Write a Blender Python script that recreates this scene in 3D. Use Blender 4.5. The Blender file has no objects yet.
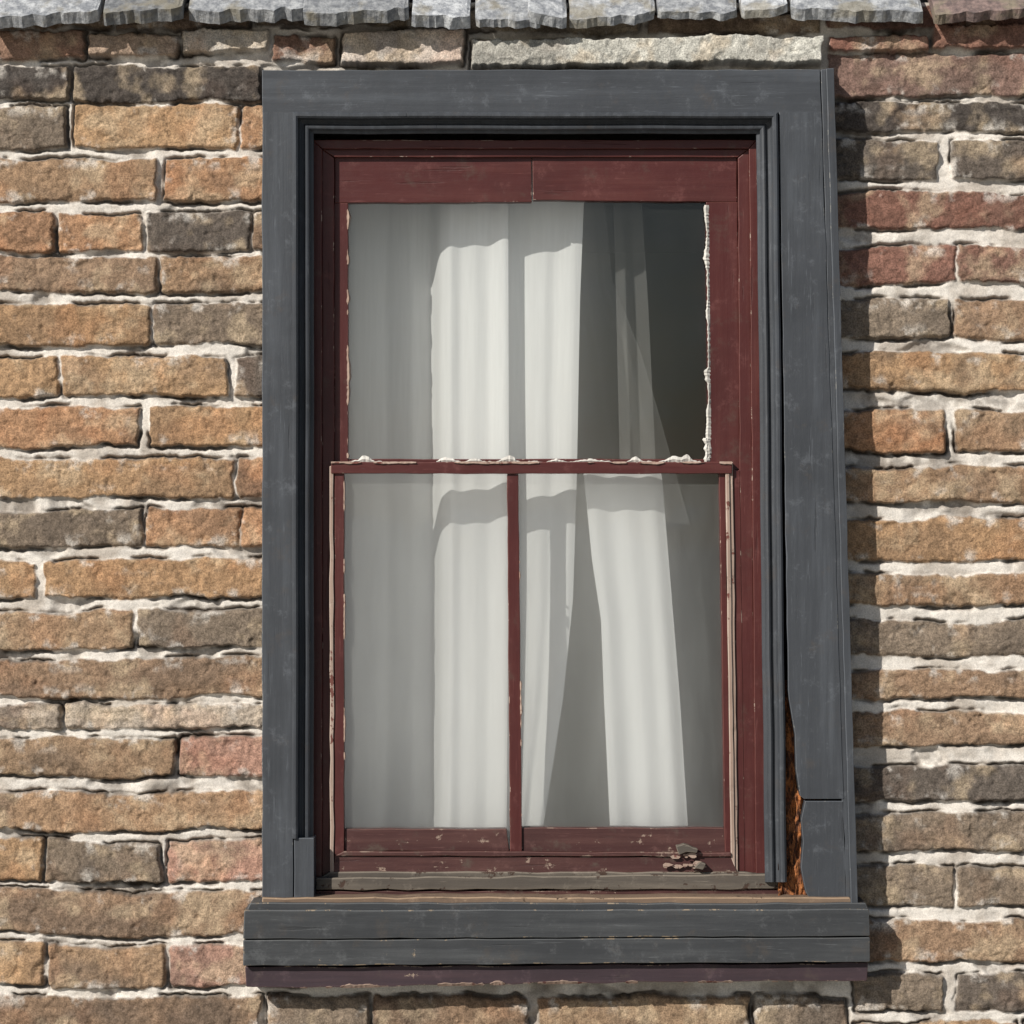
import bpy, math, random
import numpy as np
random.seed(7); rng=np.random.default_rng(11)
S=0.0015; ZC=1.9; CD=4.0
scene=bpy.context.scene
def lin(c):
    out=[]
    for v in c:
        v=v/255.0
        out.append(v/12.92 if v<=0.04045 else ((v+0.055)/1.055)**2.4)
    return tuple(out)
def W(px,py,y):
    f=(CD+y)/CD
    return ((px-512)*S*f, y, ZC-(py-512)*S*f)

# ------------------------------------------------------------ noise
TAB=rng.random((256,256))
def vn(x,y,seed):
    xi=np.floor(x).astype(int); yi=np.floor(y).astype(int)
    fx=x-xi; fy=y-yi
    fx=fx*fx*(3-2*fx); fy=fy*fy*(3-2*fy)
    xi=xi+seed*37; yi=yi+seed*91
    a=TAB[xi&255,yi&255]; b=TAB[(xi+1)&255,yi&255]; c=TAB[xi&255,(yi+1)&255]; d=TAB[(xi+1)&255,(yi+1)&255]
    return (a*(1-fx)+b*fx)*(1-fy)+(c*(1-fx)+d*fx)*fy
def fbm(x,y,sc,octv,seed,gain=0.5):
    r=0; amp=1; tot=0; f=1.0/sc
    for o in range(octv):
        r=r+amp*vn(x*f+o*13.7,y*f+o*7.3,seed+o); tot+=amp; amp*=gain; f*=2.03
    return r/tot
def ss(a,b,x):
    t=np.clip((x-a)/(b-a),0,1); return t*t*(3-2*t)

# ------------------------------------------------------------ node helpers
def newmat(name):
    m=bpy.data.materials.new(name); m.use_nodes=True
    nt=m.node_tree; nt.nodes.clear()
    out=nt.nodes.new('ShaderNodeOutputMaterial')
    return m,nt,out
def N(nt,t,**kw):
    n=nt.nodes.new(t)
    for k,v in kw.items(): setattr(n,k,v)
    return n
def mixc(nt,fac,a,b,mode='MIX'):
    n=nt.nodes.new('ShaderNodeMix'); n.data_type='RGBA'; n.blend_type=mode
    for s,v in ((0,fac),(6,a),(7,b)):
        if isinstance(v,bpy.types.NodeSocket): nt.links.new(v,n.inputs[s])
        else: n.inputs[s].default_value=(v if s==0 else (tuple(v)+(1,) if len(v)==3 else v))
    return n.outputs[2]
def ramp(nt,src,a,b):
    n=nt.nodes.new('ShaderNodeMapRange'); n.interpolation_type='SMOOTHSTEP'
    nt.links.new(src,n.inputs[0]); n.inputs[1].default_value=a; n.inputs[2].default_value=b
    return n.outputs[0]
def math_(nt,op,a,b):
    n=nt.nodes.new('ShaderNodeMath'); n.operation=op
    for i,v in enumerate((a,b)):
        if isinstance(v,bpy.types.NodeSocket): nt.links.new(v,n.inputs[i])
        else: n.inputs[i].default_value=v
    return n.outputs[0]
def noise(nt,vec,scale,detail=5,rough=0.6):
    n=N(nt,'ShaderNodeTexNoise'); n.inputs['Scale'].default_value=scale; n.inputs['Detail'].default_value=detail; n.inputs['Roughness'].default_value=rough
    nt.links.new(vec,n.inputs['Vector']); return n.outputs['Fac']

EDGE={}
def paint(name,base,light,wood,wear=0.5,axis='Z',rough=0.5,patch=0.66,dirt=0.35,edge=True):
    m,nt,out=newmat(name)
    tc=N(nt,'ShaderNodeTexCoord'); o=tc.outputs['Object']
    sc={'Z':(1,1,0.06),'X':(0.06,1,1),'N':(1,1,1),'ZX':(1,1,.06)}[axis]
    mp=N(nt,'ShaderNodeMapping'); mp.inputs['Scale'].default_value=sc; nt.links.new(o,mp.inputs['Vector']); v=mp.outputs[0]
    if axis=='ZX':   # head board runs horizontally above this height
        mp2=N(nt,'ShaderNodeMapping'); mp2.inputs['Scale'].default_value=(.06,1,1); nt.links.new(o,mp2.inputs['Vector'])
        sx=N(nt,'ShaderNodeSeparateXYZ'); nt.links.new(o,sx.inputs[0])
        g=math_(nt,'GREATER_THAN',sx.outputs[2],ZC-(113-512)*S*.99)
        mv=N(nt,'ShaderNodeMix',data_type='VECTOR'); nt.links.new(g,mv.inputs[0]); nt.links.new(v,mv.inputs[4]); nt.links.new(mp2.outputs[0],mv.inputs[5]); v=mv.outputs[1]
    n1=noise(nt,v,60,5,0.65); n2=noise(nt,o,7,5,0.6); n3=noise(nt,v,260,3,0.7); n4=noise(nt,o,45,6,0.7)
    c=mixc(nt,math_(nt,'MULTIPLY',ramp(nt,n1,0.40,0.78),.8),base,light)
    c=mixc(nt,math_(nt,'MULTIPLY',ramp(nt,n2,0.42,0.7),0.5),c,tuple(x*0.62 for x in base))
    c=mixc(nt,math_(nt,'MULTIPLY',ramp(nt,n3,0.62,0.74),0.28),c,tuple(min(1,x*2.0+0.03) for x in light))
    n7=noise(nt,v,110,4,0.6)
    c=mixc(nt,math_(nt,'MULTIPLY',ramp(nt,n7,0.34,0.28),0.4),c,tuple(x*0.4 for x in base))
    n5=noise(nt,o,22,5,0.7)
    c=mixc(nt,math_(nt,'MULTIPLY',ramp(nt,n5,0.55,0.75),dirt),c,(0.09,0.07,0.055))
    n6=noise(nt,o,26,7,0.78)
    c=mixc(nt,math_(nt,'MULTIPLY',ramp(nt,n6,0.55,0.68),0.22),c,tuple(min(1,x*2.0+.03) for x in light))
    w=ramp(nt,math_(nt,'ADD',math_(nt,'MULTIPLY',n4,0.65),math_(nt,'MULTIPLY',n1,0.35)),patch,patch+0.03)
    c=mixc(nt,w,c,wood)
    p=N(nt,'ShaderNodeBsdfPrincipled')
    nt.links.new(math_(nt,'ADD',math_(nt,'MULTIPLY',n6,.4),rough-.2),p.inputs['Roughness'])
    p.inputs['Specular IOR Level'].default_value=0.35
    nt.links.new(c,p.inputs['Base Color'])
    h=math_(nt,'ADD',math_(nt,'MULTIPLY',n1,0.7),math_(nt,'MULTIPLY',n4,0.4))
    h=math_(nt,'SUBTRACT',h,math_(nt,'MULTIPLY',w,0.5))
    h=math_(nt,'SUBTRACT',h,math_(nt,'MULTIPLY',ramp(nt,n7,0.34,0.28),0.4))
    b=N(nt,'ShaderNodeBump'); b.inputs['Strength'].default_value=0.55; b.inputs['Distance'].default_value=0.0018
    nt.links.new(h,b.inputs['Height']); nt.links.new(b.outputs[0],p.inputs['Normal'])
    nt.links.new(p.outputs[0],out.inputs[0])
    if edge:
        EDGE[m.name]=paint(name+'_edge',light,tuple(x*1.3 for x in light),wood,axis=axis,rough=rough,patch=0.60-0.06*wear,dirt=dirt,edge=False)
    return m

GREY=lin((61,64,69)); GREYL=lin((80,84,90)); WOOD=lin((140,126,108))
RED=lin((74,34,33)); REDL=lin((90,50,46)); PALE=lin((160,140,128))
mGreyV=paint('grey_paint_vertical',GREY,GREYL,lin((118,118,116)),0.6,'Z',patch=0.68)
mGreyB=paint('grey_paint_boards',GREY,GREYL,lin((118,118,116)),0.7,'ZX',patch=0.68)
mSill=paint('grey_sill_paint',lin((56,58,61)),lin((78,80,82)),WOOD,0.9,'X',patch=0.66)
mRedV=paint('red_paint_vertical',RED,REDL,PALE,0.5,'Z',rough=0.42,patch=0.71,dirt=0.4)
mRedH=paint('red_paint_horizontal',RED,REDL,PALE,0.5,'X',rough=0.42,patch=0.69,dirt=0.4)
mRedWorn=paint('red_paint_worn',lin((66,38,37)),lin((92,62,57)),lin((140,120,108)),1.0,'X',rough=0.6,patch=0.59,dirt=0.8)
mWood=paint('weathered_wood',lin((80,74,68)),lin((112,104,94)),lin((66,50,42)),0.6,'X',rough=0.8,patch=0.58,dirt=0.6)
mSillTop=paint('bare_sill_wood',lin((110,92,78)),lin((150,128,106)),lin((70,56,46)),0.6,'X',rough=0.8,patch=0.58,dirt=0.6)
mRust=paint('purple_brown_paint',lin((56,44,50)),lin((76,58,62)),lin((150,132,118)),1.0,'X',rough=0.6,patch=0.63,dirt=0.4)
mPutty=paint('old_putty',lin((196,193,186)),lin((214,211,204)),lin((140,132,122)),0.4,'N',rough=0.9,patch=0.60,dirt=0.4)
mPale=paint('pale_bare_edge',lin((150,128,115)),lin((178,160,148)),lin((104,64,57)),0.6,'Z',rough=0.8,patch=0.55,dirt=0.6)

# ------------------------------------------------------------ mesh helpers
def make_obj(name,verts,faces,mat,parent=None,smooth=False,bevel=None):
    me=bpy.data.meshes.new(name); me.from_pydata(verts,[],faces); me.update()
    ob=bpy.data.objects.new(name,me); scene.collection.objects.link(ob)
    if mat: me.materials.append(mat)
    if smooth: me.polygons.foreach_set('use_smooth',[True]*len(me.polygons))
    if parent: ob.parent=parent
    if bevel:
        b=ob.modifiers.new('bevel','BEVEL'); b.width=bevel; b.segments=2; b.limit_method='ANGLE'; b.angle_limit=math.radians(40)
        if mat.name in EDGE: me.materials.append(EDGE[mat.name]); b.material=1
    return ob
def empty(name):
    e=bpy.data.objects.new(name,None); scene.collection.objects.link(e); e.empty_display_size=0.2; return e
class Acc:
    def __init__(s): s.v=[]; s.f=[]
    def prism(s,pts,yf,yb,jit=0.35,step=22):
        P=[]
        n=len(pts)
        for i in range(n):
            a=pts[i]; b=pts[(i+1)%n]
            L=math.hypot(b[0]-a[0],b[1]-a[1]); k=max(1,int(L/step))
            nx,ny=-(b[1]-a[1])/max(L,1e-6),(b[0]-a[0])/max(L,1e-6)
            for j in range(k):
                t=j/k; d=random.uniform(-jit,jit) if j else 0
                P.append((a[0]+(b[0]-a[0])*t+nx*d,a[1]+(b[1]-a[1])*t+ny*d))
        ar=sum(P[i][0]*P[(i+1)%len(P)][1]-P[(i+1)%len(P)][0]*P[i][1] for i in range(len(P)))
        if ar<0: P=P[::-1]
        o=len(s.v); m=len(P)
        for p in P: s.v.append(W(p[0],p[1],yf))
        for p in P:
            x,_,z=W(p[0],p[1],yf); s.v.append((x,yb,z))
        s.f.append(tuple(range(o+m-1,o-1,-1)))
        s.f.append(tuple(range(o+m,o+2*m)))
        for i in range(m):
            j=(i+1)%m; s.f.append((o+i,o+j,o+m+j,o+m+i))
    def rect(s,x0,y0,x1,y1,yf,yb,**k): s.prism([(x0,y0),(x1,y0),(x1,y1),(x0,y1)],yf,yb,**k)
    def obj(s,name,mat,parent=None,bevel=0.0012):
        ob=make_obj(name,s.v,s.f,mat,parent,bevel=bevel)
        import bmesh
        bm=bmesh.new(); bm.from_mesh(ob.data); bmesh.ops.recalc_face_normals(bm,faces=bm.faces); bm.to_mesh(ob.data); bm.free()
        return ob

# ------------------------------------------------------------ BRICK WALL
T=(172,136,98);O=(172,130,94);B=(146,119,94);G=(130,114,97);D=(104,94,85);P=(174,132,112);R=(132,94,80);K=(84,77,72);C=(200,186,168);SL=(146,146,138);Q=(158,128,98);M=(180,164,146)
rows=[
 (66,101,[(-60,70,K),(73,262,K)]),
 (105,149,[(-100,68,G),(74,238,T),(242,300,O)]),
 (159,202,[(-90,158,Q),(164,300,O)]),
 (213,252,[(-70,52,O),(57,142,O),(146,250,D),(253,300,B)]),
 (258,292,[(-20,157,B),(162,300,Q)]),
 (305,346,[(-60,150,T),(154,300,G)]),
 (357,396,[(-80,58,T),(63,228,T),(233,300,D)]),
 (407,446,[(-30,140,O),(149,300,T)]),
 (457,497,[(-10,234,T),(237,300,O)]),
 (509,547,[(-50,142,G),(146,240,O),(243,300,O)]),
 (560,598,[(-90,37,T),(43,300,T)]),
 (611,650,[(-60,132,Q),(138,300,G)]),
 (658,697,[(-20,300,B)]),
 (704,729,[(-90,60,M),(66,300,M)]),
 (738,777,[(-40,175,Q),(179,300,P)]),
 (793,832,[(-20,300,Q)]),
 (841,883,[(-100,41,T),(46,161,G),(167,300,P)]),
 (893,935,[(-30,300,B)]),
 (945,987,[(-80,43,T),(49,164,Q),(170,300,P)]),
 (997,1040,[(-30,261,B),(266,368,G),(373,528,B),(537,750,Q),(756,848,G)]),
]
rrows=[
 (53,96,[(828,1040,(130,102,90))]),
 (101,131,[(800,1100,K)]),
 (139,180,[(800,940,D),(952,1090,D)]),
 (191,229,[(800,1060,R)]),
 (247,283,[(800,956,R),(959,1090,(132,98,84))]),
 (300,339,[(800,950,G),(953,1110,B)]),
 (354,391,[(800,1050,T)]),
 (411,452,[(800,946,O),(957,1080,Q)]),
 (467,503,[(800,1100,Q)]),
 (519,560,[(800,1060,T)]),
 (573,604,[(800,1090,Q)]),
 (621,656,[(800,1050,G)]),
 (672,700,[(800,1080,B)]),
 (713,748,[(800,1040,B)]),
 (766,801,[(800,1100,D)]),
 (814,851,[(800,1040,G)]),
 (867,906,[(800,956,G),(959,1090,G)]),
 (919,961,[(800,1050,B)]),
 (974,1013,[(853,946,G),(958,1080,D)]),
]
bricks=[]
cols=[T,O,B,G,Q,B,G,P,D,Q]
def addb(x0,x1,y0,y1,c,off=None):
    k=random.uniform(0.95,1.04); w_=random.uniform(.988,1.012)
    c=(c[0]*k*w_,c[1]*k,c[2]*k/w_)
    bricks.append((x0,x1,y0,y1,c,random.uniform(-0.0025,0.0035) if off is None else off))
XMIN,XMAX,YMIN,YMAX=-1000,2024,2,1778
for y0,y1,bl in rows:
    for b in bl: addb(b[0],b[1],y0,y1,b[2])
    x=bl[0][0]-6
    while x>XMIN:
        L=random.choice([85,165,170]); addb(x-L,x,y0,y1,random.choice(cols)); x-=L+7
for y0,y1,bl in rrows:
    for b in bl: addb(b[0],b[1],y0,y1,b[2])
    x=bl[-1][1]+6
    while x<XMAX:
        L=random.choice([85,165,170]); addb(x,x+L,y0,y1,random.choice(cols)); x+=L+7
x=853
while x<XMAX:
    addb(x,x+165,1024,1040,random.choice(cols)); x+=172
y=1051
while y<1770:
    x=XMIN+random.uniform(-150,0)
    while x<XMAX:
        L=random.choice([85,165,168,170]); addb(x,x+L,y,y+40,random.choice(cols)); x+=L+8
    y+=51
OR=(150,118,98)
for b in [(-60,84,30,60,OR,.004),(88,178,34,56,(176,150,128),.007),(182,268,29,54,(190,180,168),.010),(272,336,36,63,(140,106,88),.004),
          (341,466,31,65,(214,196,180),.018),(470,824,40,69,(190,188,178),.030),(828,928,36,52,(132,92,78),.012),(932,1040,24,49,(140,102,86),.012),
          (-40,110,8,27,(130,108,86),.0),(115,250,8,28,(116,98,82),.002),(255,460,6,26,(106,92,80),.0),(465,640,12,34,(140,126,108),.002),(645,820,12,36,(124,104,86),.0),(825,1030,4,30,(112,80,68),.002)]:
    addb(*b)
for sgn in (0,1):
    x=-66 if sgn==0 else 1046
    while (x>XMIN if sgn==0 else x<XMAX):
        L=random.choice([90,150]); a,b_=(x-L,x) if sgn==0 else (x,x+L)
        addb(a,b_,34,60,random.choice([OR,C,R,G]),.006)
        addb(a,b_,6,28,random.choice([OR,G,R,D]),.0)
        x+= (-L-6 if sgn==0 else L+6)

def axis(lo,hi,v0,v1,fine,coarse):
    a=[v0]
    while a[-1]<v1: a.append(a[-1]+fine)
    l=[];p=v0;st=fine
    while p>lo: st=min(coarse,st*1.06); p-=st; l.append(p)
    r=[];p=a[-1];st=fine
    while p<hi: st=min(coarse,st*1.06); p+=st; r.append(p)
    return np.array(l[::-1]+a+r)
gx=axis(XMIN,XMAX,-8,1032,1.2,8); gy=axis(YMIN,YMAX,2,1030,1.2,8)
nx,ny=len(gx),len(gy)
X,Y=np.meshgrid(gx,gy)
WX=X+(fbm(X,Y,34,2,1)-.5)*5+(fbm(X,Y,7,2,5)-.5)*4
WY=Y+(fbm(X,Y,120,2,9)-.5)*7+(fbm(X,Y,26,2,12)-.5)*5+(fbm(X,Y,6,2,15)-.5)*3.2
Dd=np.full(X.shape,1e3); ID=np.zeros(X.shape,int)
bt=[]
for i,(x0,x1,y0,y1,c,off) in enumerate(bricks):
    i0=np.searchsorted(gx,x0-14); i1=np.searchsorted(gx,x1+14)
    j0=np.searchsorted(gy,y0-14); j1=np.searchsorted(gy,y1+14)
    bt.append(((x0+x1)/2,random.uniform(-.012,.012),random.uniform(-1,1)))
    if i1<=i0 or j1<=j0: continue
    sl=(slice(j0,j1),slice(i0,i1))
    wx=WX[sl]; wy=WY[sl]+(X[sl]-(x0+x1)/2)*bt[-1][1]
    hx,hy=(x1-x0)/2,(y1-y0)/2; r=2.5
    qx=np.abs(wx-(x0+x1)/2)-hx+r; qy=np.abs(wy-(y0+y1)/2)-hy+r
    d=np.hypot(np.maximum(qx,0),np.maximum(qy,0))+np.minimum(np.maximum(qx,qy),0)-r
    cur=Dd[sl]; m=d<cur
    cur[m]=d[m]; Dd[sl]=cur
    t=ID[sl]; t[m]=i; ID[sl]=t
BC=np.array([lin(b[4]) for b in bricks]); BO=np.array([b[5] for b in bricks])
BR=rng.random((len(bricks),4))
rnd=BR[ID]
bc=BC[ID]; bo=BO[ID]
tilt=np.array([b[2] for b in bt])[ID]*0.002*((X-np.array([b[0] for b in bt])[ID])/80)
smear=(fbm(X,Y,60,4,21)-.5)*10
e=Dd+ np.clip(smear,-1,4)*0.9
brick=1-ss(-0.9,0.9,e)
n_big=fbm(X,Y,60,3,31)-.5; n_mid=fbm(X,Y,16,3,35)-.5; n_f=fbm(X,Y,4,2,41)-.5
pit=ss(0.66,0.8,fbm(X,Y,9,3,51)); ridge=np.abs(fbm(X*.5,Y,12,3,55)-.5)
hb=bo+tilt+n_big*.004+n_mid*.0022+n_f*.0019-pit*.002-ss(.05,0,ridge)*.0010 - 0.004*ss(-3.5,1,Dd)**2
chip=ss(0.60,0.72,fbm(X,Y,30,3,61))*ss(-16,-2,Dd); hb-=chip*.004
mrec=fbm(X,Y,70,3,71)
mm=fbm(X*.35,Y,10,3,75,0.5)-.5
hm=-0.0068+(mrec-.5)*.008+mm*.0045+n_f*.001
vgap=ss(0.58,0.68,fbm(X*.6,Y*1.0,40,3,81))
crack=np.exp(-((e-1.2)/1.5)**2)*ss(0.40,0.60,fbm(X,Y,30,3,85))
hm-=vgap*.006*ss(0.2,2,e)
h=hb*brick+hm*(1-brick)-crack*.010
def mixa(a,b,f): return a*(1-f[...,None])+b*f[...,None]
def des(a,k): 
    g=(a*np.array([.3,.55,.15])).sum(-1,keepdims=True); return a*(1-k)+g*k
dark=np.array(lin((88,80,74))); lite=np.array(lin((196,176,148)))
soot=ss(0.48,0.72,fbm(X+rnd[...,0]*500,Y,55,4,91))*(0.3+0.6*rnd[...,1])
cb=mixa(des(bc,.14)*1.0,np.broadcast_to(dark,bc.shape),soot*.65)
cb=mixa(cb,np.broadcast_to(lite,bc.shape),ss(0.50,0.75,fbm(X,Y+rnd[...,2]*300,24,4,101))*.45)
cb=cb*(1+(fbm(X,Y,5,3,111)-.5)*.75)[...,None]
redp=ss(0.55,0.75,fbm(X+rnd[...,3]*900,Y,40,3,121)); cb=mixa(cb,cb*np.array([1.08,.94,.88]),redp*.6)
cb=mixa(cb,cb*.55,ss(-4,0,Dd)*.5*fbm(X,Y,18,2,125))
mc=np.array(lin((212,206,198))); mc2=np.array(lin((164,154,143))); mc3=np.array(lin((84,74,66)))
cm=mixa(np.broadcast_to(mc,bc.shape),np.broadcast_to(mc2,bc.shape),ss(0.45,0.72,fbm(X,Y,32,4,131))*.7)
cm=mixa(cm,np.broadcast_to(mc3,bc.shape),np.clip(vgap*.5*ss(.3,.6,fbm(X,Y,9,3,135))+crack*.7,0,1))  # gaps and cracks darkened: crevice shadow painted into mortar colour, along with dirt
cm=cm*(1+(fbm(X,Y,5,2,141)-.5)*.2)[...,None]
film=ss(0.58,0.76,fbm(X,Y,18,5,151,0.62))*ss(-18,-1,Dd)
cb=mixa(cb,np.broadcast_to(mc,bc.shape),film*.65)
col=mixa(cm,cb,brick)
col=mixa(col,np.broadcast_to(mc3,bc.shape),crack*.5)  # crack lines darkened again, painted shadow plus crevice dirt
VX=(X-512)*S; VZ=ZC-(Y-512)*S; VY=-h
co=np.stack([VX,VY,VZ],-1).reshape(-1,3)
idx=np.arange(nx*ny).reshape(ny,nx)
q=np.stack([idx[:-1,:-1],idx[1:,:-1],idx[1:,1:],idx[:-1,1:]],-1)
cx=(X[:-1,:-1]+X[1:,1:])/2; cy=(Y[:-1,:-1]+Y[1:,1:])/2
keep=~((cx>288)&(cx<806)&(cy>105)&(cy<930))
q=q[keep].reshape(-1,4)
me=bpy.data.meshes.new('brick_wall')
me.vertices.add(len(co)); me.vertices.foreach_set('co',co.ravel())
me.loops.add(q.size); me.loops.foreach_set('vertex_index',q.ravel().astype(np.int32))
me.polygons.add(len(q)); me.polygons.foreach_set('loop_start',np.arange(0,q.size,4,dtype=np.int32)); 
me.update(calc_edges=True); me.validate()
ca=me.color_attributes.new('Col','FLOAT_COLOR','POINT')
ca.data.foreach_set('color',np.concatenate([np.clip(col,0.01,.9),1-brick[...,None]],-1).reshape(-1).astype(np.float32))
me.polygons.foreach_set('use_smooth',[True]*len(me.polygons))
wall=bpy.data.objects.new('brick_wall',me); scene.collection.objects.link(wall)
m,nt,out=newmat('brick_and_mortar')
at=N(nt,'ShaderNodeAttribute',attribute_name='Col'); tc=N(nt,'ShaderNodeTexCoord'); o=tc.outputs['Object']
a=noise(nt,o,420,4,0.7); b=noise(nt,o,120,5,0.7)
mort=at.outputs['Alpha']
ga=mixc(nt,ramp(nt,a,0.3,0.7),(0.6,0.6,0.6),(1.36,1.36,1.36))
ga=mixc(nt,math_(nt,'MULTIPLY',mort,.55),ga,(1,1,1))
c=mixc(nt,1.0,at.outputs['Color'],ga,'MULTIPLY')
c=mixc(nt,math_(nt,'MULTIPLY',ramp(nt,b,0.58,0.72),math_(nt,'SUBTRACT',0.4,math_(nt,'MULTIPLY',mort,.2))),c,(0.09,0.07,0.055))
p=N(nt,'ShaderNodeBsdfPrincipled'); p.inputs['Roughness'].default_value=0.92; p.inputs['Specular IOR Level'].default_value=0.15
nt.links.new(c,p.inputs['Base Color'])
bu=N(nt,'ShaderNodeBump'); bu.inputs['Distance'].default_value=0.0025
nt.links.new(math_(nt,'SUBTRACT',.75,math_(nt,'MULTIPLY',mort,.4)),bu.inputs['Strength'])
nt.links.new(math_(nt,'ADD',a,b),bu.inputs['Height']); nt.links.new(bu.outputs[0],p.inputs['Normal']); nt.links.new(p.outputs[0],out.inputs[0])
me.materials.append(m)
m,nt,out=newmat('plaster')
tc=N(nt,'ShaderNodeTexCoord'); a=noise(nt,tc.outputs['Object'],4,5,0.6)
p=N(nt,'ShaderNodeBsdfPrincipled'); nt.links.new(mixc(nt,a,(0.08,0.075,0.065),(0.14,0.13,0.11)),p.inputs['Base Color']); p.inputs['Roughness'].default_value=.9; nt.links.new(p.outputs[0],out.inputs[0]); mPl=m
def boxw(acc,x0,x1,y0,y1,z0,z1):
    o=len(acc.v)
    for xx,yy_,zz in [(x0,y0,z0),(x1,y0,z0),(x1,y1,z0),(x0,y1,z0),(x0,y0,z1),(x1,y0,z1),(x1,y1,z1),(x0,y1,z1)]: acc.v.append((xx,yy_,zz))
    for f in [(0,3,2,1),(4,5,6,7),(0,1,5,4),(1,2,6,5),(2,3,7,6),(3,0,4,7)]: acc.f.append(tuple(o+i for i in f))
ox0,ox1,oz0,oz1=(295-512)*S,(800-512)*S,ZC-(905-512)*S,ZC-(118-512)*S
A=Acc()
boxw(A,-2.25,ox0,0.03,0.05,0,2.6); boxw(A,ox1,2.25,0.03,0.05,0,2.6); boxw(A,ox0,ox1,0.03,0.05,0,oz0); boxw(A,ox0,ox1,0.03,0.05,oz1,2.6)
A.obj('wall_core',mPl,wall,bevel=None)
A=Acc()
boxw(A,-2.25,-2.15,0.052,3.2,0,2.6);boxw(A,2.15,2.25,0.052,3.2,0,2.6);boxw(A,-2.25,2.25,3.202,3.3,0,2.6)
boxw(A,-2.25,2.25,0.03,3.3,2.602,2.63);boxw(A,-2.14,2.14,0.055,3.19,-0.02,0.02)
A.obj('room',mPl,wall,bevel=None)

# ------------------------------------------------------------ WINDOW
win=empty('sash_window')
A=Acc()
A.prism([(262,70),(820,69.5),(844,799),(804,799),(800,796),(796,770),(795,735),(789,700),(788,690),(779,113),(293,113),(293,838),(293,903),(262,903)],-0.044,0.02,jit=.5)
A.prism([(844,801),(847,903),(813,903),(806,893),(801,868),(803,842),(801,820),(805,801)],-0.0425,0.02,jit=.7,step=12)
A.obj('casing_boards',mGreyB,win)
A=Acc()
A.prism([(820.8,69.5),(826,69),(850.5,903.5),(845,903.5)],-0.0425,0.02)
A.prism([(826,68.5),(834,68),(858,904),(850.8,904)],-0.057,0.01)
A.prism([(294,838),(314,838),(314,903),(294,903)],-0.046,0.02)
A.obj('casing_back_band',mGreyV,win)
prof=[(0,-.042),(0.3,-.048),(2,-.0505),(4,-.0505),(6,-.048),(6.5,-.037),(8,-.0335),(10.5,-.031),(12.5,-.030),(13,-.0355),(14.5,-.037),(16.5,-.036),(18,-.033),(18.4,-.0275),(21.5,-.0265),(22,-.025),(22,.02)]
v=[];f=[]
path=lambda u:[(292+u,839)]+[(292+u,112+u+ (839-112-u)*(1-k/8)) for k in range(1,8)]+[(292+u,112+u)]+[(292+u+(778-292-2*u)*k/8,112+u) for k in range(1,8)]+[(778-u,112+u)]+[(778-u+9*k/10,112+u+(882-112-u)*k/10) for k in range(1,11)]
L=len(path(0))
jj=[(random.uniform(-.4,.4),random.uniform(-.4,.4)) for _ in range(L)]
for u,d in prof:
    for (a_,b_),(j1,j2) in zip(path(u),jj): v.append(W(a_+j1,b_+j2,d))
for i in range(len(prof)-1):
    for j in range(L-1): f.append((i*L+j,i*L+j+1,(i+1)*L+j+1,(i+1)*L+j))
make_obj('casing_moulding',v,f,mGreyV,win)
A=Acc()
A.prism([(312,140),(322,149),(322,890),(312,890)],-0.004,0.05)
A.prism([(322,149),(334,158),(334,880),(322,880)],0.004,0.05)
A.prism([(757,140),(749,149),(756,880),(768,880)],-0.006,0.05)
A.prism([(749,149),(738,158),(742,880),(756,880)],0.002,0.05)
A.obj('jamb',mRedV,win)
A=Acc()
A.prism([(312,140),(757,140),(749,148.5),(322,148.5)],-0.004,0.05)
A.prism([(322,149),(749,149),(738,157),(334,157)],0.004,0.05)
A.obj('head_lining',mRedH,win)
A=Acc()
A.prism([(334,203),(348,203),(348,470),(334,470)],0.0125,0.035)
A.prism([(737.5,202),(740,470),(708,470),(706,202)],0.0115,0.035)
A.obj('upper_sash_stiles',mRedV,win)
A=Acc()
A.prism([(334.5,157),(531.3,156.5),(531.8,202),(334.5,203)],0.0120,0.035,jit=.6)
A.prism([(532.4,156.5),(737,157),(737,202),(533,200)],0.0110,0.035,jit=.6)
A.rect(334,459,733,467,0.0145,0.027)
A.obj('upper_sash_rails',mRedH,win)
A=Acc()
A.prism([(334.5,473),(344,473),(344,852),(334.5,870)],-0.003,0.022)
A.prism([(507,474),(518.5,474),(522,857),(510,857)],-0.0035,0.018)
A.prism([(719,473),(725,473),(731,853),(725,853)],-0.001,0.022)
A.prism([(733,470),(740,470),(745,872),(738,872)],0.001,0.022)
A.obj('lower_sash_stiles',mRedV,win)
A=Acc()
A.prism([(725.5,473),(729.5,470),(735,868),(731,858)],-0.006,0.022)
A.prism([(729.8,462),(733,462),(738,872),(735.3,870)],-0.003,0.022)
A.prism([(329.5,466),(333.6,466),(333.8,872),(330,872)],-0.006,0.022,jit=.6)
A.obj('lower_sash_bare_edges',mPale,win)
A=Acc()
A.rect(331,462,732,473.5,-0.008,0.014,jit=.5)
A.obj('meeting_rail',mRedH,win)
A=Acc()
A.prism([(344.5,829),(506.5,829),(509,851),(344.5,851)],0.002,0.028,jit=.6)
A.prism([(520,828),(724,828),(730,852),(522.5,852)],0.001,0.028,jit=.6)
A.prism([(335,856),(731,857),(737,872),(333,875)],-0.006,0.028,jit=.6)
A.prism([(344,851.5),(731,852.5),(731,856.5),(335,855.8)],-0.010,0.028,jit=.5)
A.obj('bottom_rail',mRedWorn,win)
A=Acc()
A.prism([(316,878),(770,874),(796,884),(799,889),(316,890)],-0.018,0.05,jit=.9)
A.prism([(330,872),(745,872),(769,876),(318,879)],-0.008,0.05,jit=.9)
A.obj('inner_sill',mWood,win,bevel=.002)
A=Acc()
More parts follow.
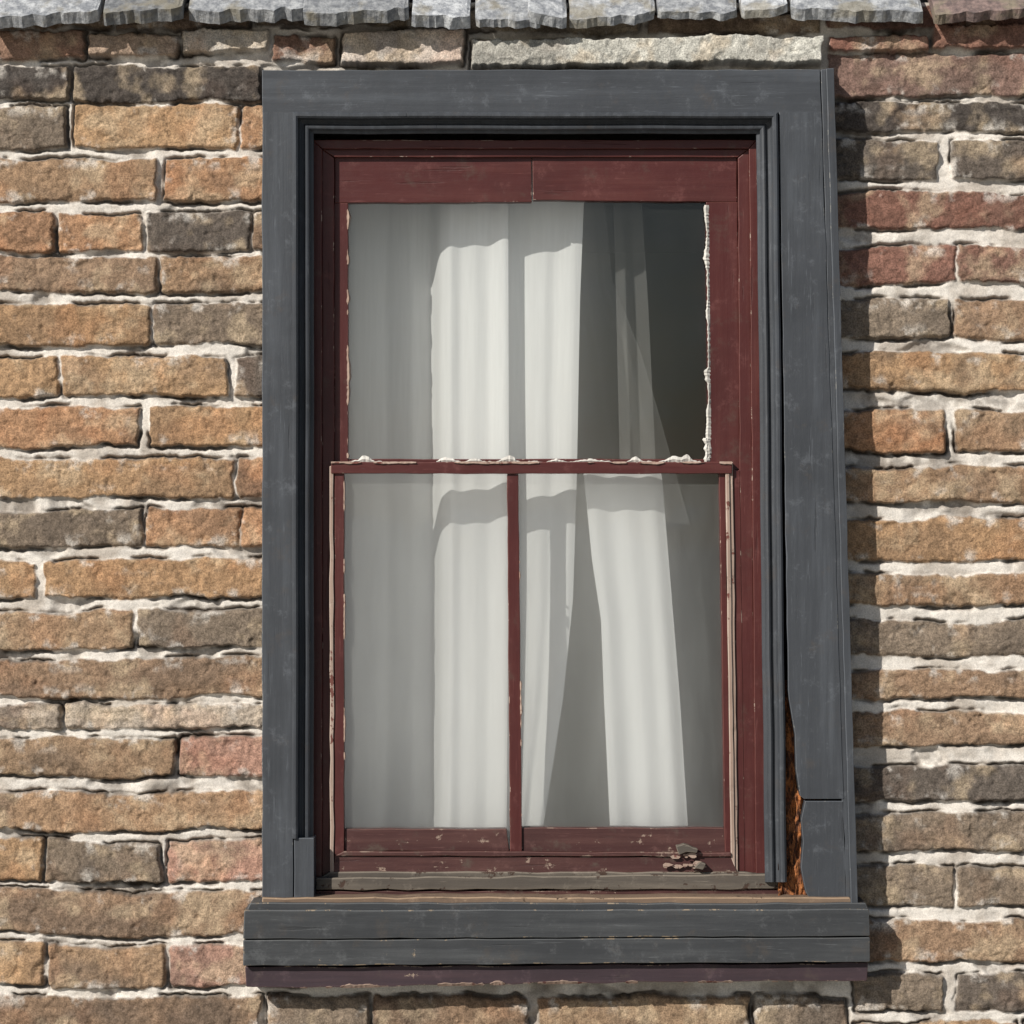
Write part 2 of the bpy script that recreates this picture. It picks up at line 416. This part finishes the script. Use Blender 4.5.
A.prism([(316,891),(799,890),(801,894),(800,899),(316,900)],-0.013,0.05,jit=.9)
A.obj('sill_fillet',mRedWorn,win,bevel=.0015)
A=Acc()
A.prism([(250,903),(866,903),(869,911),(246,911)],-0.058,0.03,jit=.8)
A.prism([(244,910),(869,909),(870,936),(243,939)],-0.066,0.03,jit=.5)
A.prism([(243,940),(870,937),(870,962),(243,966)],-0.063,0.03,jit=.5)
A.obj('sill_board',mSill,win,bevel=.0018)
A=Acc(); A.prism([(262,897.5),(850,897.5),(852,904),(262,904.5)],-0.052,0.03,jit=.9)
A.obj('sill_bare_top',mSillTop,win,bevel=.0018)
A=Acc(); A.prism([(245,967),(868,963),(867,981),(560,983),(300,988),(246,987)],-0.050,0.02,jit=1.1)
A.obj('sill_apron',mRust,win,bevel=.0015)
def ragged(name,pts,wmin,wmax,y,mat,thick=.004,step=2.5,side=1,gap=0.0,cluster=18):
    v=[];f=[]
    for k in range(len(pts)-1):
        a_=pts[k];b_=pts[k+1]; Ln=math.hypot(b_[0]-a_[0],b_[1]-a_[1]); n=int(Ln/step)
        nxx,nyy=-(b_[1]-a_[1])/Ln*side,(b_[0]-a_[0])/Ln*side
        prev=None
        for j in range(n+1):
            t=j/n; x=a_[0]+(b_[0]-a_[0])*t; z=a_[1]+(b_[1]-a_[1])*t
            s_=float(fbm(np.array([t*Ln]),np.array([k*50.+wmax*9+y*9000]),cluster,3,k+7)[0])
            w=wmin+(wmax-wmin)*max(0,(s_-.35)/.4)**1.6*1.3+random.uniform(0,.8)
            fade=min(1,max(0,(s_-gap)/.08)) if gap>0 else 1
            if s_<gap: prev=None; continue
            w*=fade
            yy=y-random.uniform(0,.0015)
            i=len(v)
            v+= [W(x-nxx*1.0*fade,z-nyy*1.0*fade,yy+.002),W(x+nxx*w*.5,z+nyy*w*.5,yy-thick*.4),W(x+nxx*w,z+nyy*w,yy+thick)]
            if prev is not None:
                f+= [(prev,prev+1,i+1,i),(prev+1,prev+2,i+2,i+1)]
            prev=i
    return make_obj(name,v,f,mat,win)
ragged('putty_right',[(708.0,205),(710.5,458)],1.2,4.0,0.0105,mPutty,side=1,thick=.002,cluster=14,step=1.6)
ragged('putty_corner',[(709,438),(709,462)],3,10,0.0100,mPutty,side=1,cluster=10,step=1.6)
ragged('putty_bottom',[(348,462.5),(706,462.5)],1.0,5.5,0.0138,mPutty,side=-1,cluster=16,thick=.002,step=1.6,gap=.3)
ragged('putty_left',[(347.5,458),(347.5,204)],.2,1.8,0.012,mPale,side=1,gap=.5)
ragged('putty_muntin_r',[(519,476),(522,856)],.2,1.2,-0.004,mPale,side=-1,gap=.55)
ragged('putty_lower_left',[(344.2,830),(344,476)],.3,1.2,-0.003,mPale,side=1,gap=.5)
ragged('putty_rail_top',[(331,462.5),(732,462.5)],.6,2.0,-0.0085,mPale,side=1,gap=.42)
ragged('sill_flake',[(246,987),(300,988),(560,983),(866,981)],.4,2.6,-0.0505,mPale,side=-1,gap=.48)
A=Acc()
for k in range(16):
    x=random.uniform(664,706); z=random.uniform(862,868)-(random.random()<.3)*10
    r=random.uniform(1.5,5)
    pts=[(x+math.cos(t+random.uniform(-.3,.3))*r*random.uniform(.7,1.5),z+math.sin(t)*r*.5) for t in np.linspace(0,5.4,6)]
    yf=-0.012-random.uniform(0,.006); A.prism(pts,yf,yf+.0025,jit=.1)
A.obj('paint_chips',mPale,win,bevel=None)
A=Acc(); A.prism([(676,846),(684,844),(698,849),(697,853),(686,852),(679,855)],-0.02,-0.004,jit=.5,step=4)
A.prism([(700,862),(706,864),(703,870),(694,868)],-0.02,-0.004,jit=.5,step=4)
A.obj('sash_lift',mWood,win)
m,nt,out=newmat('rotten_wood')
tc=N(nt,'ShaderNodeTexCoord'); mp=N(nt,'ShaderNodeMapping'); mp.inputs['Scale'].default_value=(1,1,.25); nt.links.new(tc.outputs['Object'],mp.inputs[0])
a=noise(nt,mp.outputs[0],140,6,.7); b=noise(nt,tc.outputs['Object'],60,4,.6)
c=mixc(nt,ramp(nt,a,.4,.65),lin((74,44,30)),lin((186,118,66))); c=mixc(nt,ramp(nt,b,.55,.7),c,lin((130,70,40)))
p=N(nt,'ShaderNodeBsdfPrincipled'); p.inputs['Roughness'].default_value=.95; nt.links.new(c,p.inputs['Base Color'])
bu=N(nt,'ShaderNodeBump'); bu.inputs['Distance'].default_value=.004; nt.links.new(a,bu.inputs['Height']); nt.links.new(bu.outputs[0],p.inputs['Normal']); nt.links.new(p.outputs[0],out.inputs[0]); mRot=m
xs=np.arange(778,822,1.2); ys=np.arange(680,908,1.5); RX,RY=np.meshgrid(xs,ys)
hh=-0.026+ (fbm(RX*3,RY,14,4,3)-.5)*.026
vv=[W(RX[j,i],RY[j,i],hh[j,i]) for j in range(len(ys)) for i in range(len(xs))]
n_=len(xs); ff=[(j*n_+i,j*n_+i+1,(j+1)*n_+i+1,(j+1)*n_+i) for j in range(len(ys)-1) for i in range(n_-1)]
make_obj('rotten_wood',vv,ff,mRot,win)
def glass(name,dust,scat):
    m,nt,out=newmat(name)
    tc=N(nt,'ShaderNodeTexCoord'); o=tc.outputs['Object']
    tr=N(nt,'ShaderNodeBsdfTransparent'); tr.inputs[0].default_value=(.97,.98,.975,1)
    gl=N(nt,'ShaderNodeBsdfGlossy'); gl.inputs['Roughness'].default_value=.03
    bu=N(nt,'ShaderNodeBump'); bu.inputs['Distance'].default_value=.004; bu.inputs['Strength'].default_value=.25
    nt.links.new(noise(nt,o,7,2,.5),bu.inputs['Height']); nt.links.new(bu.outputs[0],gl.inputs['Normal'])
    lw=N(nt,'ShaderNodeLayerWeight'); lw.inputs[0].default_value=.5
    fr=math_(nt,'ADD',math_(nt,'MULTIPLY',math_(nt,'POWER',lw.outputs['Facing'],5.0),.9),.06)
    tl=N(nt,'ShaderNodeBsdfTranslucent'); tl.inputs[0].default_value=(.95,.95,.95,1)
    m0=N(nt,'ShaderNodeMixShader'); m0.inputs[0].default_value=scat; nt.links.new(tr.outputs[0],m0.inputs[1]); nt.links.new(tl.outputs[0],m0.inputs[2])
    m1=N(nt,'ShaderNodeMixShader'); nt.links.new(fr,m1.inputs[0]); nt.links.new(m0.outputs[0],m1.inputs[1]); nt.links.new(gl.outputs[0],m1.inputs[2])
    df=N(nt,'ShaderNodeBsdfDiffuse'); df.inputs[0].default_value=(.62,.64,.62,1)
    mp=N(nt,'ShaderNodeMapping'); mp.inputs['Scale'].default_value=(1,1,.25); nt.links.new(o,mp.inputs[0])
    s=math_(nt,'ADD',math_(nt,'MULTIPLY',ramp(nt,noise(nt,mp.outputs[0],9,5,.65),.3,.75),dust),dust*.35)
    m2=N(nt,'ShaderNodeMixShader'); nt.links.new(s,m2.inputs[0]); nt.links.new(m1.outputs[0],m2.inputs[1]); nt.links.new(df.outputs[0],m2.inputs[2])
    nt.links.new(m2.outputs[0],out.inputs[0]); return m
gU=glass('upper_glass',.014,.24); gL=glass('lower_glass',.08,.37)
def pane(name,pts,y,mat):
    make_obj(name,[W(a_,b_,y) for a_,b_ in pts],[(0,1,2,3)],mat,win)
pane('upper_pane',[(340,196),(340,462),(714,462),(712,196)],.024,gU)
pane('lower_pane_left',[(340,470),(340,856),(512,856),(510,470)],.010,gL)
pane('lower_pane_right',[(512.5,470),(514.5,856),(730,856),(724,470)],.011,gL)

# ------------------------------------------------------------ CURTAINS
def cloth(name,mixf,alpha=1.0,c=(.78,.78,.76)):
    m,nt,out=newmat(name)
    tc=N(nt,'ShaderNodeTexCoord'); mp=N(nt,'ShaderNodeMapping'); mp.inputs['Scale'].default_value=(1,1,.05); nt.links.new(tc.outputs['Object'],mp.inputs[0])
    a=noise(nt,mp.outputs[0],220,3,.6); b=noise(nt,tc.outputs['Object'],6,4,.6)
    cc=mixc(nt,ramp(nt,a,.3,.7),tuple(x*.93 for x in c),c); cc=mixc(nt,math_(nt,'MULTIPLY',b,.25),cc,tuple(x*.75 for x in c))
    d=N(nt,'ShaderNodeBsdfDiffuse'); t=N(nt,'ShaderNodeBsdfTranslucent'); nt.links.new(cc,d.inputs[0]); nt.links.new(cc,t.inputs[0])
    mx=N(nt,'ShaderNodeMixShader'); mx.inputs[0].default_value=mixf; nt.links.new(d.outputs[0],mx.inputs[1]); nt.links.new(t.outputs[0],mx.inputs[2]); last=mx.outputs[0]
    if alpha<1:
        tr=N(nt,'ShaderNodeBsdfTransparent'); m3=N(nt,'ShaderNodeMixShader'); m3.inputs[0].default_value=alpha
        nt.links.new(tr.outputs[0],m3.inputs[1]); nt.links.new(last,m3.inputs[2]); last=m3.outputs[0]
    nt.links.new(last,out.inputs[0]); return m
cw=cloth('white_cotton',.15,1,(.78,.79,.785)); cs=cloth('sheer_voile',.3,.22,(.6,.6,.58)); cbk=cloth('cream_lining',.2,1,(.56,.55,.49))
cur=empty('curtain')
def sheet(name,le,ri,ctrl,mat,ybase,zt=150,zb=930,nu=220,nv=120,wob=.004,seed=3,sm=.02):
    pys=np.linspace(zt,zb,nv); us=np.linspace(0,1,nu)
    U,PY=np.meshgrid(us,pys)
    Lx=np.interp(PY,[p_[0] for p_ in le],[p_[1] for p_ in le]); Rx=np.interp(PY,[p_[0] for p_ in ri],[p_[1] for p_ in ri])
    PX=Lx+(Rx-Lx)*U
    ud=np.linspace(-.2,1.2,1401); yd=np.interp(ud,[c_[0] for c_ in ctrl],[c_[1] for c_ in ctrl])
    kk=np.arange(-120,121); ker=np.exp(-(kk/(sm*1000))**2/2); ker/=ker.sum(); yd=np.convolve(np.pad(yd,120,mode='edge'),ker,mode='valid')
    yv=np.interp(U+ (fbm(PY,PY*0,260,2,seed)-.5)*.035,ud,yd)
    amp=.8+.3*(PY-zt)/(zb-zt)
    yv=ybase+yv*amp+(fbm(PX,PY*.10,26,2,seed+5)-.5)*wob+(fbm(PX,PY*.3,80,2,seed+9)-.5)*wob*1.5
    vv=[W(float(PX[j,i]),float(PY[j,i]),float(yv[j,i])) for j in range(nv) for i in range(nu)]
    ff=[(j*nu+i,(j+1)*nu+i,(j+1)*nu+i+1,j*nu+i+1) for j in range(nv-1) for i in range(nu-1)]
    make_obj(name,vv,ff,mat,cur,smooth=True)
def cu(l,r,pts): return [((x-l)/(r-l),y) for x,y in pts]
sheet('left_panel',[(150,250),(930,250)],[(150,508),(500,509),(930,506)],
  cu(250,508,[(250,.07),(300,.085),(350,.072),(385,.088),(410,.076),(430,.084),(437,.018),(448,.000),(458,.006),(472,.000),(486,.002),(497,-.010),(503,-.014),(508,-.010)]),cw,.078,seed=3,sm=.008)
sheet('middle_panel',[(150,492),(930,492)],[(150,586),(300,580),(470,577),(600,573),(700,563),(828,543),(930,532)],
  [(0,.014),(.18,.014),(.3,.020),(.45,.010),(.6,.004),(.7,.008),(.85,-.004),(.93,-.008),(1,-.004)],cw,.084,seed=47,sm=.035,wob=.003)
sheet('right_panel',[(440,578),(478,584),(560,592),(620,601),(700,604),(828,610),(930,612)],[(440,655),(478,662),(600,672),(700,680),(828,688),(930,694)],
  [(0,.0),(.07,-.007),(.3,.005),(.5,-.003),(.7,.003),(.85,-.003),(1,.008)],cw,.055,zt=466,seed=17,wob=.003,sm=.05)
sheet('sheer_strip',[(150,612),(300,616),(478,620),(930,640)],[(150,638),(300,648),(470,656),(930,690)],
  [(0,0),(.3,-.010),(.6,.008),(1,-.006)],cs,.125,seed=23)
sheet('sheer_panel',[(150,560),(930,560)],[(150,600),(280,612),(350,640),(400,655),(560,700),(930,730)],
  [(0,0),(.2,-.012),(.35,.01),(.5,-.01),(.7,.012),(.85,-.008),(1,.0)],cs,.16,zt=150,seed=29)
sheet('lining',[(440,520),(930,520)],[(440,640),(930,640)],
  [(0,0),(.5,.012),(.7,-.012),(1,.0)],cbk,.185,zt=466,seed=37,sm=.04)

# ------------------------------------------------------------ SLATE ROOF
roof=empty('slate_roof')
m,nt,out=newmat('slate')
tc=N(nt,'ShaderNodeTexCoord'); o=tc.outputs['Object']; at=N(nt,'ShaderNodeAttribute',attribute_name='Tone')
a=noise(nt,o,70,6,.7); b=noise(nt,o,16,5,.6); a2=noise(nt,o,200,5,.7)
c=mixc(nt,ramp(nt,a,.35,.7),lin((114,117,121)),lin((178,180,180))); c=mixc(nt,1.0,c,at.outputs['Color'],'MULTIPLY')
c=mixc(nt,math_(nt,'MULTIPLY',ramp(nt,b,.48,.62),.65),c,lin((134,126,106)))
c=mixc(nt,math_(nt,'MULTIPLY',ramp(nt,a2,.55,.65),.4),c,lin((70,70,72)))
p=N(nt,'ShaderNodeBsdfPrincipled'); p.inputs['Roughness'].default_value=.85; nt.links.new(c,p.inputs['Base Color'])
bu=N(nt,'ShaderNodeBump'); bu.inputs['Distance'].default_value=.003; bu.inputs['Strength'].default_value=.6; nt.links.new(math_(nt,'ADD',a,a2),bu.inputs['Height']); nt.links.new(bu.outputs[0],p.inputs['Normal']); nt.links.new(p.outputs[0],out.inputs[0]); mSl=m
sl_ang=math.radians(38); ca_,sa_=math.cos(sl_ang),math.sin(sl_ang)
ZR=ZC-(24-512)*S*.986
SV=[];SF=[];SC=[]
def slate(x0,x1,s0,s1,n0,thick,tone,y0=-0.045,z0=ZR,sag=0.0,bite=0.0):
    nu=max(3,int((x1-x0)/.005)); nv=8; o=len(SV); tw=random.uniform(-.006,.006); ph=random.uniform(0,99)
    skew=random.uniform(-.008,.008)
    for lay in (1,0):
        for j in range(nv+1):
            for i in range(nu+1):
                u=i/nu; w_=j/nv
                s_=s0+(s1-s0)*w_; x=x0+(x1-x0)*u
                if j==0:
                    nzz=float(fbm(np.array([u*(x1-x0)*900.]),np.array([ph]),14,3,5)[0])-.5
                    s_+=random.uniform(-.0008,.0008)+nzz*bite*1.6+skew*(u-.5)
                    s_+=max(0,1-min(u,1-u)/.05)*bite*.5
                if i in(0,nu): x+=random.uniform(-.0015,.0015)
                n_=n0+lay*thick+tw*(u-.5)*2+random.uniform(-.0003,.0003)
                if lay==1 and (j==0 or i==0 or i==nu): n_-=.003
                SV.append((x,y0+s_*ca_-n_*sa_,z0+s_*sa_+n_*ca_)); SC.append(tone)
    k=(nu+1)*(nv+1)
    I=lambda lay,j,i:o+(0 if lay else k)+j*(nu+1)+i
    for j in range(nv):
        for i in range(nu):
            SF.append((I(1,j,i),I(1,j,i+1),I(1,j+1,i+1),I(1,j+1,i))); SF.append((I(0,j,i),I(0,j+1,i),I(0,j+1,i+1),I(0,j,i+1)))
    for i in range(nu): SF.append((I(0,0,i),I(0,0,i+1),I(1,0,i+1),I(1,0,i)))
    for j in range(nv):
        SF.append((I(0,j+1,0),I(0,j,0),I(1,j,0),I(1,j+1,0))); SF.append((I(0,j,nu),I(0,j+1,nu),I(1,j+1,nu),I(1,j,nu)))
first=[(-20,98,1.2),(103,182,.6),(188,305,1.05),(303,408,.85),(412,470,1.5),(476,540,1.1),(528,566,1.35),(570,655,1.15),(658,738,1.05),(742,788,1.5),(792,924,1.15),(936,1030,.5)]
for x0,x1,t in first:
    X0,X1=(x0-512)*S*.986,(x1-512)*S*.986
    tn=(t,t,t*1.02,1) if t>.52 else (t*1.3,t*.9,t*.8,1)
    slate(X0,X1,random.uniform(-.012,.012),.30,random.uniform(-.002,.008),random.uniform(.012,.024),tn,bite=.011)
for sgn in (-1,1):
    x=(-26-512)*S if sgn<0 else (1036-512)*S
    while abs(x)<2.3:
        w_=random.uniform(.1,.17); t=random.uniform(.7,1.25)
        slate(min(x,x+sgn*w_),max(x,x+sgn*w_),random.uniform(-.01,.006),.3,random.uniform(0,.005),.016,(t,t,t,1),bite=.008); x+=sgn*(w_+.006)
for r in range(1,19):
    x=-2.3+random.uniform(0,.1)
    while x<2.3:
        w_=random.uniform(.12,.2); t=random.uniform(.7,1.2)
        slate(x,x+w_,r*.20-.05+random.uniform(-.004,.004),r*.20+.2,.024,.009,(t,t,t,1)); x+=w_+.004
me=bpy.data.meshes.new('slates'); me.from_pydata(SV,[],SF); me.update(); me.materials.append(mSl)
cc=me.color_attributes.new('Tone','FLOAT_COLOR','POINT'); cc.data.foreach_set('color',np.array(SC,dtype=np.float32).ravel())
ob=bpy.data.objects.new('slates',me); scene.collection.objects.link(ob); ob.parent=roof
v=[(-2.3,.012,ZR+.030),(2.3,.012,ZR+.030),(2.3,.012+4*ca_,ZR+.030+4*sa_),(-2.3,.012+4*ca_,ZR+.030+4*sa_)]
v+= [(a_,b_+.01,c_-.012) for a_,b_,c_ in v]
make_obj('decking',v,[(0,1,2,3),(7,6,5,4),(0,4,5,1),(1,5,6,2),(2,6,7,3),(3,7,4,0)],mWood,roof)

# ------------------------------------------------------------ GROUND
m,nt,out=newmat('paving')
tc=N(nt,'ShaderNodeTexCoord'); o=tc.outputs['Object']
c=mixc(nt,noise(nt,o,3,6,.7),(.20,.19,.17),(.32,.31,.28))
p=N(nt,'ShaderNodeBsdfPrincipled'); p.inputs['Roughness'].default_value=.9; nt.links.new(c,p.inputs['Base Color'])
nt.links.new(p.outputs[0],out.inputs[0])
v=[(-600,-600,0),(600,-600,0),(600,600,0),(-600,600,0)]
make_obj('ground',v,[(0,1,2,3)],m)

# ------------------------------------------------------------ LIGHT
az=math.radians(42); el=math.radians(33)
dirv=(math.sin(az)*math.cos(el),math.cos(az)*math.cos(el),-math.sin(el))
from mathutils import Vector
sun=bpy.data.lights.new('sun','SUN'); sun.energy=5.0; sun.angle=math.radians(.6); sun.color=(1,.95,.87)
so=bpy.data.objects.new('sun',sun); scene.collection.objects.link(so); so.rotation_euler=Vector(dirv).to_track_quat('-Z','Y').to_euler(); so.location=(-3,-6,6)
w=bpy.data.worlds.new('World'); scene.world=w; w.use_nodes=True; nt=w.node_tree
bg=nt.nodes['Background']; sky=nt.nodes.new('ShaderNodeTexSky'); sky.sky_type='NISHITA'; sky.sun_disc=False
sky.sun_elevation=el
sky.sun_rotation=math.atan2(-dirv[0],-dirv[1])
nt.links.new(sky.outputs[0],bg.inputs[0]); bg.inputs[1].default_value=.065
cam=bpy.data.cameras.new('camera'); cam.sensor_width=36; cam.lens=36*CD/(1024*S); cam.clip_end=2000
co_=bpy.data.objects.new('camera',cam); scene.collection.objects.link(co_); co_.location=(0,-CD,ZC); co_.rotation_euler=(math.radians(90),0,0)
scene.camera=co_
scene.view_settings.view_transform='Standard'; scene.view_settings.look='None'; scene.view_settings.exposure=0
